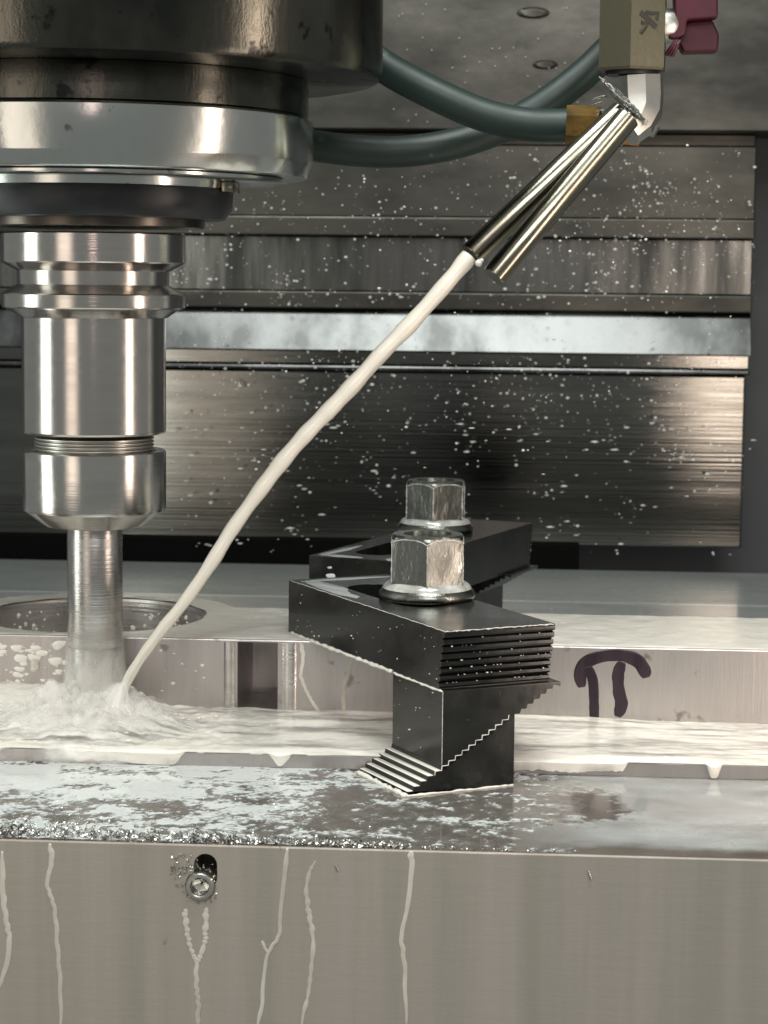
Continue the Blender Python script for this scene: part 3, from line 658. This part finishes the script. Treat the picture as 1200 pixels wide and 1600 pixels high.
# the splash at the cutter: low crown of spatter and a wet veil
nx, ny = 260, 120
X = np.linspace(TX - 58, TX + 52, nx)[None, :].repeat(ny, 0); Y = np.linspace(YL - 5, YW - 1, ny)[:, None].repeat(nx, 1)
q = np.hypot((X - TX + 1) / 50, (Y - TY + 18) / 40); n1 = fbm(X * 0.11, Y * 0.11, 3); n2_ = fbm(X * 0.35, Y * 0.22 + 7, 3); n4 = fbm(X * 0.07 + 3, Y * 0.5 + 2, 4)
for q_, (hk, ak, sd) in enumerate(((0.6, 1.25, 0), (0.8, 0.6, 9), (1.1, 0.36, 23))):
    n5 = fbm(X * 0.14 + sd, Y * 0.14 + sd, 3)
    Hh = sst(1.0, 0.2, q) * (5.5 + 9 * (n5 - 0.42) + 2.2 * (n2_ - 0.5)) * hk * 1.6
    th = np.clip(sst(1.02, 0.35, q + 0.7 * (n4 - 0.5)) * (0.5 + 0.9 * fbm(X * 0.3 + sd, Y * 0.3, 3)) * ak * (1 if q_ == 0 else sst(0.95, 0.3, q)), 0, 0.95)
    o = grid_mesh('splash_crown', np.stack([X, Y, np.where(Y > YL, ZL + 0.6, 0.35 + 5 * sst(YL - 4, YL, Y)) + np.maximum(Hh, 0)], -1), M['veil'], th, th > 0.015)
    tag(o, ('low foaming', 'thin middle', 'topmost misty')[q_] + ' layer of the coolant splash around the foot of the cutter', 'splash', None, 'stuff')
nj, ni = 90, 140
for q_ in range(4):
    a = np.linspace(R(-195), R(25), ni)[None, :].repeat(nj, 0); zt = (40, 36, 31, 26)[q_]; z = np.linspace(5, zt, nj)[:, None].repeat(ni, 1)
    n1 = fbm(a * 3 + 7 * q_, z * 0.10 + 3 * q_, 3); rr = 9.75 + 0.4 * q_ + 0.6 * n1 + (2.0 + 1.3 * q_) * sst(17, 5, z) ** 2
    up_ = sst(zt, zt * 0.4, z + 8 * (n1 - 0.5)); ed_ = sst(R(-195), R(-170), a) * sst(R(25), R(0), a)
    th = np.clip((0.4 + 0.55 * sst(0.34, 0.66, n1)) * up_ * ed_ * (0.75 + 0.35 * sst(18, 6, z)) * (1, .9, .8, .8)[q_], 0, 0.9)
    o = grid_mesh('splash_veil', np.stack([TX + rr * np.cos(a), TY + rr * np.sin(a), z], -1), M['veil'], th, th > 0.012)
    tag(o, ('innermost', 'second', 'third', 'outermost')[q_] + ' veil of coolant whirled round the cutting end of the tool', 'splash', None, 'stuff')
# sheets of broken coolant thrown down from where the jet meets the cutter
hit = onY(188, 1078, 704)
for q, (tx0, tx1, ty, seed) in enumerate(((-20, 5, 688, 0), (-16, 6, 695, 20), (-11, 7, 702, 40))):
    ni, nj = 120, 70
    a = np.linspace(0, 1, ni)[None, :].repeat(nj, 0); t = np.linspace(0, 1, nj)[:, None].repeat(ni, 1)
    x0 = hit.x - 2.2 + 4.4 * a; x1 = hit.x + tx0 + (tx1 - tx0) * a
    n1 = fbm(a * 7 + seed, t * 0.9 + seed, 3); n2_ = fbm(a * 4 + seed, t * 2.0 + 3 + seed, 3)
    X = x0 + (x1 - x0) * t ** 0.9 + 1.0 * (n1 - 0.5); Yp = hit.y - q * 0.4 + (ty - hit.y) * t ** 1.2 + 2 * (n2_ - 0.5) * t; Z = hit.z + 3 + (ZL + 0.5 - hit.z - 3) * t ** 1.15 + 1.5 * (n1 - 0.5) * t
    w = sst(0.0, 0.12, t) * sst(1.0, 0.75, t) * 0.75 * sst(0, 0.35, a) * sst(1, 0.72, a)
    th = np.clip(w * (0.45 + 0.7 * sst(0.34, 0.68, n1)) * (0.35 + 0.65 * sst(0.1, 0.75, a)), 0, 0.75)
    o = grid_mesh('splash_sheet', np.stack([X, Yp, np.maximum(Z, ZL + 0.3)], -1), M['veil'], th, th > 0.01)
    tag(o, ('outer', 'middle', 'inner')[q] + ' sheet of white spray thrown down from where the jet hits the cutter', 'splash', None, 'stuff')
b = bmesh.new()
for k in range(260):
    a = random.uniform(0, 2 * math.pi); l = abs(random.gauss(0, 1)); p = Vector((TX + (10 + 22 * l) * math.cos(a), 704 + (8 + 14 * l) * math.sin(a), ZL + 1.5 + abs(random.gauss(0, 3.5)) * math.exp(-l)))
    if p.y > YW - 2 or p.y < YL - 6 or math.hypot(p.x - TX, p.y - TY) < 10.5: continue
    g_ = bmesh.ops.create_icosphere(b, subdivisions=1, radius=random.choice([0.2, 0.25, 0.35, 0.55])); st = random.uniform(1, 3.5)
    for v in g_['verts']: v.co = p + Vector((v.co.x * st, v.co.y, v.co.z))
tag(link('splash_drops', b, M['coolant'], None, 180), 'small drops of coolant flung out round the cutter', 'splash', None, 'stuff')

# coolant runs on the front face of the plate and on the wall of the workpiece
def run(paths, Y, label, group):
    b = bmesh.new()
    for pts, w, beads in paths:
        n = 70; P = spline(pts, n); V = []; Wd = []
        for i, (u, v) in enumerate(P):
            s = i / (n - 1); wv = np.interp(s, np.linspace(0, 1, len(w)), w) * (0.9 + 0.25 * vnoise(np.array([i * 0.4 + u]), np.array([v * 0.01]))[0])
            if beads: wv *= 0.62 + 0.5 * abs(math.sin(i * beads + 1.3 * math.sin(i * 0.23)))
            V.append(onY(u + 0.8 * math.sin(i * 0.5 + u), v, Y - 0.05)); Wd.append(wv * (0.35 + 0.65 * min(1, min(i, n - 1 - i) / 5)) * Y / F / 2)
        tube(b, V, Wd, 10, (Vector((0, 1, 0)), 0.22))
    return tag(link('coolant_run', b, M['drip'], None, 180), label, 'coolant run', group)
G1 = 'coolant runs down the front of the fixture plate'
run([([(4, 1330), (4, 1390), (10, 1440), (15, 1470), (10, 1510), (-2, 1545)], [9, 10, 9, 9, 7], 0)], YF, 'leftmost coolant run on the plate front, bowing out from the photo edge', G1)
run([([(78, 1318), (81, 1350), (74, 1382), (85, 1420), (90, 1480), (94, 1540), (95, 1605)], [11, 9, 7, 8, 8, 8], 0)], YF, 'long kinked coolant run left of the socket screw', G1)
run([([(289, 1420), (291, 1445), (296, 1475), (303, 1495), (307, 1502)], [11, 9, 6, 7], 0.55), ([(323, 1418), (321, 1450), (320, 1475), (312, 1498), (307, 1503)], [11, 9, 8, 8], 0.5),
     ([(307, 1500), (307, 1540), (310, 1570), (308, 1605)], [8, 8, 8], 0)], YF, 'forked coolant run below the socket screw', G1)
run([([(449, 1325), (445, 1370), (438, 1420), (437, 1460), (420, 1488), (412, 1530), (410, 1570), (402, 1605)], [9, 8, 7, 6, 7, 7], 0), ([(410, 1470), (414, 1482), (419, 1488)], [4, 4], 0)], YF, 'smooth coolant run with a side twig, first right of the socket screw', G1)
run([([(492, 1345), (484, 1365), (479, 1395), (483, 1430), (489, 1465), (486, 1510), (480, 1560), (470, 1605)], [4, 8, 9, 8, 7, 7], 0.62)], YF, 'beaded coolant run, second right of the socket screw', G1)
run([([(641, 1330), (643, 1350), (640, 1400), (631, 1440), (627, 1465), (632, 1510), (635, 1605)], [12, 8, 7, 8, 7], 0)], YF, 'coolant run below the step blocks, rightmost on the plate front', G1)
G2 = 'coolant runs on the wall of the workpiece'
run([([(470, 1004), (474, 1030), (470, 1055), (484, 1090), (502, 1117)], [8, 6, 5, 5], 0)], YW, 'curved coolant run on the workpiece wall under the near clamp', G2)
run([([(551, 1035), (543, 1055), (537, 1080), (537, 1115)], [6, 7, 7, 6], 0)], YW, 'short straight coolant run on the workpiece wall left of the step blocks', G2)
run([([(52, 1004), (54, 1020), (55, 1035), (54, 1050)], [5, 6, 13, 12], 0)], YW, 'fat coolant drip on the workpiece wall left of the cutter', G2)

# spatter stuck to the wall left of the cutter and inside the bore
b = bmesh.new()
def blob(b, p, rx, ry, rz, sub=2):
    g = bmesh.ops.create_icosphere(b, subdivisions=sub, radius=1)
    ph = random.random() * 9
    for v in g['verts']:
        k = 1 + 0.18 * math.sin(3 * v.co.x + ph) * math.cos(2.3 * v.co.z + ph)
        v.co = p + Vector((v.co.x * rx * k, v.co.y * ry, v.co.z * rz * k))
for k in range(95):
    u = random.uniform(-5, 102) if k < 80 else random.uniform(200, 350); v = 1005 + 110 * random.random() ** 1.2; s_ = random.choice([0.4, 0.5, 0.6, 0.9, 1.3, 2.0]) * random.uniform(.6, 1.1)
    if k >= 80: s_ *= 0.4
    blob(b, onY(u, v, YW), s_ * random.uniform(0.9, 1.8), 0.3, s_ * 0.8)
for k in range(90):
    a = R(random.uniform(25, 150)); z = random.uniform(12, 29); s_ = random.uniform(0.3, 1.3)
    blob(b, Vector((bx + (br - 0.2) * math.cos(a), by + (br - 0.2) * math.sin(a), z)), s_, 0.5, s_)
tag(link('coolant_spatter', b, M['coolant'], None, 180), 'white coolant spatter on the workpiece wall and in its bore', 'spatter', None, 'stuff')
# wet spots on clamps
b = bmesh.new()
def pool(pts_n, c, ax, ay, z):
    for (a0, b0, ra, rb0) in pts_n:
        p = c + ax * a0 + ay * b0; ring = []; ctr = b.verts.new(p + UP * (z + 0.35))
        n = 26; ph = random.random() * 6
        for k in range(n):
            w = 2 * math.pi * k / n; m_ = 1 + 0.16 * math.sin(2 * w + ph) + 0.10 * math.sin(5 * w + ph)
            ring.append(b.verts.new(p + ax * (ra * m_ * math.cos(w)) + ay * (rb0 * m_ * math.sin(w)) + UP * z))
        for k in range(n): b.faces.new((ctr, ring[k], ring[(k + 1) % n]))
for (a0, dz, s0) in ((10, -7.5, 1.7), (9, -4.2, 0.7), (13, -9, 0.5)): blob(b, nose + g1 * a0 - g2 * 0.05 + UP * dz, s0 * 1.5, 0.5, s0 * 0.7)
pool([(20, 4.2, 17, 2.6), (4.5, 12, 3.4, 9), (7, 34, 8, 2.6)], Vector((nose.x, nose.y, 0)), g2, g1, 51.03)
pool([(100, 6, 19, 4.0), (116, 20, 3, 15), (85, 4, 14, 2.4)], near, e2, e1, 51.03)
tag(link('coolant_puddle', b, M['film'], None, 180), 'grey coolant puddles lying on the tops of the two clamps', 'coolant puddle', None, 'stuff')
o = bpy.data.objects['coolant_puddle']; at = o.data.attributes.new('thick', 'FLOAT', 'POINT'); at.data.foreach_set('value', [0.8] * len(o.data.vertices))
b = bmesh.new()
for k in range(105):  # glints of the glossy clamp, modelled as bright droplets
    q_ = random.random()
    if q_ < 0.55:                                            # on the heel teeth
        n = random.randrange(8); z = 32.15 + 18.85 * (n + 0.9) / 8; p = near + e1 * random.uniform(0.5, 39) - e2 * (0.4 - 3.2 * (1 - (n + 1) / 8)) + UP * z
    elif q_ < 0.85: p = near - e1 * 0.05 + e2 * random.uniform(3, 118) + UP * (33 + 17 * random.random())
    else: p = Vector((B.x, B.y, 0)) - e1 * 0.4 + e2 * random.uniform(1, 34) + UP * random.uniform(11, 31)
    s_ = random.choice([0.10, 0.13, 0.17, 0.17, 0.3]); blob(b, p, s_ * random.uniform(0.8, 2.0), s_, s_ * 0.9, 1)
tag(link('clamp_glint_drops', b, M['droplet'], None, 180), 'tiny coolant droplets added as glints on the near clamp and its step block', 'droplets', None, 'stuff')
# milky seams where clamp, blocks and plate meet, and milky treads of the lower block
b = bmesh.new()
def seam(p, q, r0, n=24):
    pts = [p.lerp(q, i / n) + Vector((0, 0, random.uniform(-.12, .12))) for i in range(n + 1)]
    tube(b, pts, [r0 * random.uniform(0.6, 1.3) for _ in pts], 7)
A0 = A - e2 * 0.25
seam(A + UP * 0.2 - e2 * 0.2, A + e1 * 37.6 + UP * 0.2 - e2 * 0.2, 0.42)
seam(A + UP * 0.2 - e1 * 0.3, A + e2 * 34 + UP * 0.2 - e1 * 0.3, 0.9)
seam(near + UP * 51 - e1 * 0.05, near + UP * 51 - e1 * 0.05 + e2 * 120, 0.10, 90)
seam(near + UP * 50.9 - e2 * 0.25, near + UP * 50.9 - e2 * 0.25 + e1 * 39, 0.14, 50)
seam(Vector((B.x, B.y, 0)) + UP * 9, Vector((B.x, B.y, 0)) + UP * 32, 0.10, 30)
zp = []
for k in range(4, NT): zp += [A + e1 * (k * PIT + 0.3) + UP * (k * RIS + 0.1) - e2 * 0.12, A + e1 * (k * PIT + 0.45) + UP * ((k + 1) * RIS + 0.05) - e2 * 0.12]
tube(b, zp, [0.2 * random.uniform(0.5, 1.25) for _ in zp], 6)
nb = Vector((B.x, B.y, 0)) - e1 * 0.25
seam(nb + UP * 32.0, nb + UP * 32.0 + e2 * 34, 0.35); seam(near - e1 * 0.2 + e2 * 36 + UP * 32.2, near - e1 * 0.2 + e2 * 118 + UP * 32.2, 0.6, 60)
tag(link('coolant_seam', b, M['coolant'], None, 180), 'milky coolant caught along the edges of the near clamp and its step blocks', 'coolant seam', None, 'stuff')
b = bmesh.new()
for k in range(5):
    p = A + e1 * (k * PIT + 0.5) + UP * ((k + 1) * RIS + 0.02); rise = 0.22
    q0, q1 = p + e2 * 0.4, p + e1 * (PIT - 0.25) + e2 * 0.4
    w = e2 * 34.2
    vs = [b.verts.new(x) for x in (q0, q1, q1 + w, q0 + w)]; vt = [b.verts.new(x + UP * rise) for x in (q0 + e1 * .3 + e2 * .3, q1 - e1 * .3 + e2 * .3, q1 + w - e1 * .3 - e2 * .3, q0 + w + e1 * .3 - e2 * .3)]
    b.faces.new(vt)
    for i in range(4): b.faces.new((vs[i], vs[(i + 1) % 4], vt[(i + 1) % 4], vt[i]))
tag(link('tread_coolant', b, M['coolant'], None, 40), 'milky coolant lying on the bare teeth of the lower near step block', 'coolant film', None, 'stuff')

# ------------------------------------------------------------------ chips and droplets
def chip(b, p, s):
    """a small curled ribbon of swarf"""
    ax = Vector((random.uniform(-1, 1), random.uniform(-1, 1), random.uniform(-0.5, 0.5))).normalized()
    bx_ = ax.cross(Vector((random.uniform(-1, 1), random.uniform(-1, 1), random.uniform(-1, 1)))).normalized(); cx_ = ax.cross(bx_)
    r0 = s * random.uniform(0.5, 1.3); arc = random.uniform(0.9, 2.6); w = s * random.uniform(0.18, 0.5); n = 5; prev = None; rows = []
    for i in range(n + 1):
        a = arc * (i / n - 0.5); c0 = p + bx_ * (r0 * math.sin(a)) + cx_ * (r0 * math.cos(a) - r0)
        k = w * (1 - 0.6 * abs(i / n - 0.5) * 2) + 0.04
        tw = ax * math.cos(a * 0.6) + cx_ * math.sin(a * 0.6)
        off = bx_.cross(tw) * 0.03
        rows.append([b.verts.new(c0 + tw * k + off), b.verts.new(c0 - tw * k + off), b.verts.new(c0 - tw * k - off), b.verts.new(c0 + tw * k - off)])
    for r0_, r1_ in zip(rows, rows[1:]):
        for i in range(4): b.faces.new((r0_[i], r0_[(i + 1) % 4], r1_[(i + 1) % 4], r1_[i]))
    b.faces.new(rows[0]); b.faces.new(rows[-1])
b = bmesh.new()
xl_, xr_ = onZ(-10, 1315, 0).x, onZ(640, 1322, 0).x
for k in range(950):
    x = xl_ + (xr_ - xl_) * random.random() ** 1.25; f = (x - xl_) / (xr_ - xl_)
    y = YF + 0.6 + abs(random.gauss(0, 1)) * (9.0 * (1 - f) + 1.6); hgt = random.random() ** 2 * (1.9 * (1 - f) + 0.5)
    chip(b, Vector((x, y, 0.25 + hgt * math.exp(-(y - YF) / 6))), random.uniform(0.5, 1.25))
for k in range(60):
    x = xr_ + random.random() ** 1.4 * 48; chip(b, Vector((x, YF + 0.7 + abs(random.gauss(0, 1.0)), 0.3)), random.uniform(0.4, 0.8))
for k in range(170):
    f = random.random() ** 1.6; chip(b, Vector((xl_ + (xr_ - xl_) * f, YF + 0.8 + abs(random.gauss(0, 4.5)) * (1.1 - f), 0.5 + random.random() * 1.2 * (1 - f))), random.uniform(1.1, 2.1))
for k in range(120):
    chip(b, Vector((random.uniform(xl_, xr_), random.uniform(YF + 4, YF + 55), 0.3)), random.uniform(0.2, 0.5))
tag(link('metal_chips', b, M['chip'], None, 40), 'bright curled metal chips heaped along the front edge of the fixture plate', 'metal chips', None, 'stuff')
b = bmesh.new()
for k in range(70):
    a = random.uniform(0, 2 * math.pi); rr = random.uniform(3.7, 6.5); dx = rr * math.cos(a) - (1.5 if random.random() < .5 else 0)
    chip(b, Vector((ph1.x + dx, YF - random.uniform(0.1, 0.9), ph1.z + rr * math.sin(a) + 1.2)), random.uniform(0.35, 0.9))
for k in range(24):
    p = onY(random.uniform(268, 300), random.uniform(1335, 1372), YF - 0.6); chip(b, p, random.uniform(0.5, 1.0))
tag(link('screw_chips', b, M['chip'], None, 40), 'small metal chips clinging around the socket screw', 'metal chips', None, 'stuff')
for (u, v, s_, lab) in ((921, 1367, 1.2, 'bright sliver of swarf stuck on the right half of the plate front'), (526, 1356, 0.8, 'tiny dark chip stuck on the plate front beside the beaded run')):
    b = bmesh.new(); random.seed(u); p = onY(u, v, YF - 0.35)
    tube(b, [p + Vector((-0.35, 0, s_)), p, p + Vector((0.5, -0.2, -s_))], [0.3, 0.42, 0.2], 6)
    tag(link('metal_chip', b, M['chip'], None, 40), lab, 'metal chip', 'single chips on the plate front')
random.seed(11)
b = bmesh.new()
def drop(b, p, rx, rz):
    g = bmesh.ops.create_icosphere(b, subdivisions=1, radius=1)
    for v in g['verts']: v.co = p + Vector((v.co.x * rx, v.co.y * min(rx, rz), v.co.z * rz))
cnt = 0
def dens_at(u, v):
    d = 0.42 + 0.8 * math.exp(-((u - 1010) / 170) ** 2 - ((v - 400) / 100) ** 2) + 0.6 * math.exp(-((u - 430) / 200) ** 2 - ((v - 510) / 80) ** 2) + 0.4 * math.exp(-((u - 800) / 220) ** 2 - ((v - 620) / 90) ** 2)
    return d * (0.45 if v > 720 else 1)
while cnt < 2400:
    u0 = random.uniform(270, 1180); v0 = random.uniform(225, 860)
    if random.random() > dens_at(u0, v0): continue
    sp_ = random.uniform(8, 75); near_ = random.random() < 0.25; Y0 = random.uniform(860, 1190)
    for k in range(random.choice([1, 2, 4, 7, 12])):
        u, v = random.gauss(u0, sp_), random.gauss(v0, sp_ * 0.6)
        if not (262 < u < 1182 and 222 < v < 872): continue
        Yd = Y0 + random.uniform(-30, 30) if near_ else YC - 10 - random.random() * 4
        if 478 < v < 556:
            if random.random() < 0.75: continue
            if not near_: Yd = YC - 14
        s_ = random.choice([0.7, 0.8, 1.0, 1.2, 1.5, 1.9, 2.4, 3.4]) * random.uniform(0.7, 1.1) * Yd / F * 0.78
        el = random.uniform(0.7, 1.4) if v < 660 or random.random() < 0.6 else random.uniform(1.8, 3.4)
        drop(b, onY(u, v, Yd), s_ * el, s_ * (0.85 if el < 1.5 else 0.55)); cnt += 1
for k in range(60):                                         # spray over the upper plate, hoses and valve
    u, v = random.uniform(610, 930), random.uniform(5, 240); Yd = YC - 20; drop(b, onY(u, v, Yd), 0.4, 0.4)
tag(link('spray_droplets', b, M['droplet'], None, 180), 'fine coolant droplets flying before and sticking to the way cover', 'droplets', None, 'stuff')
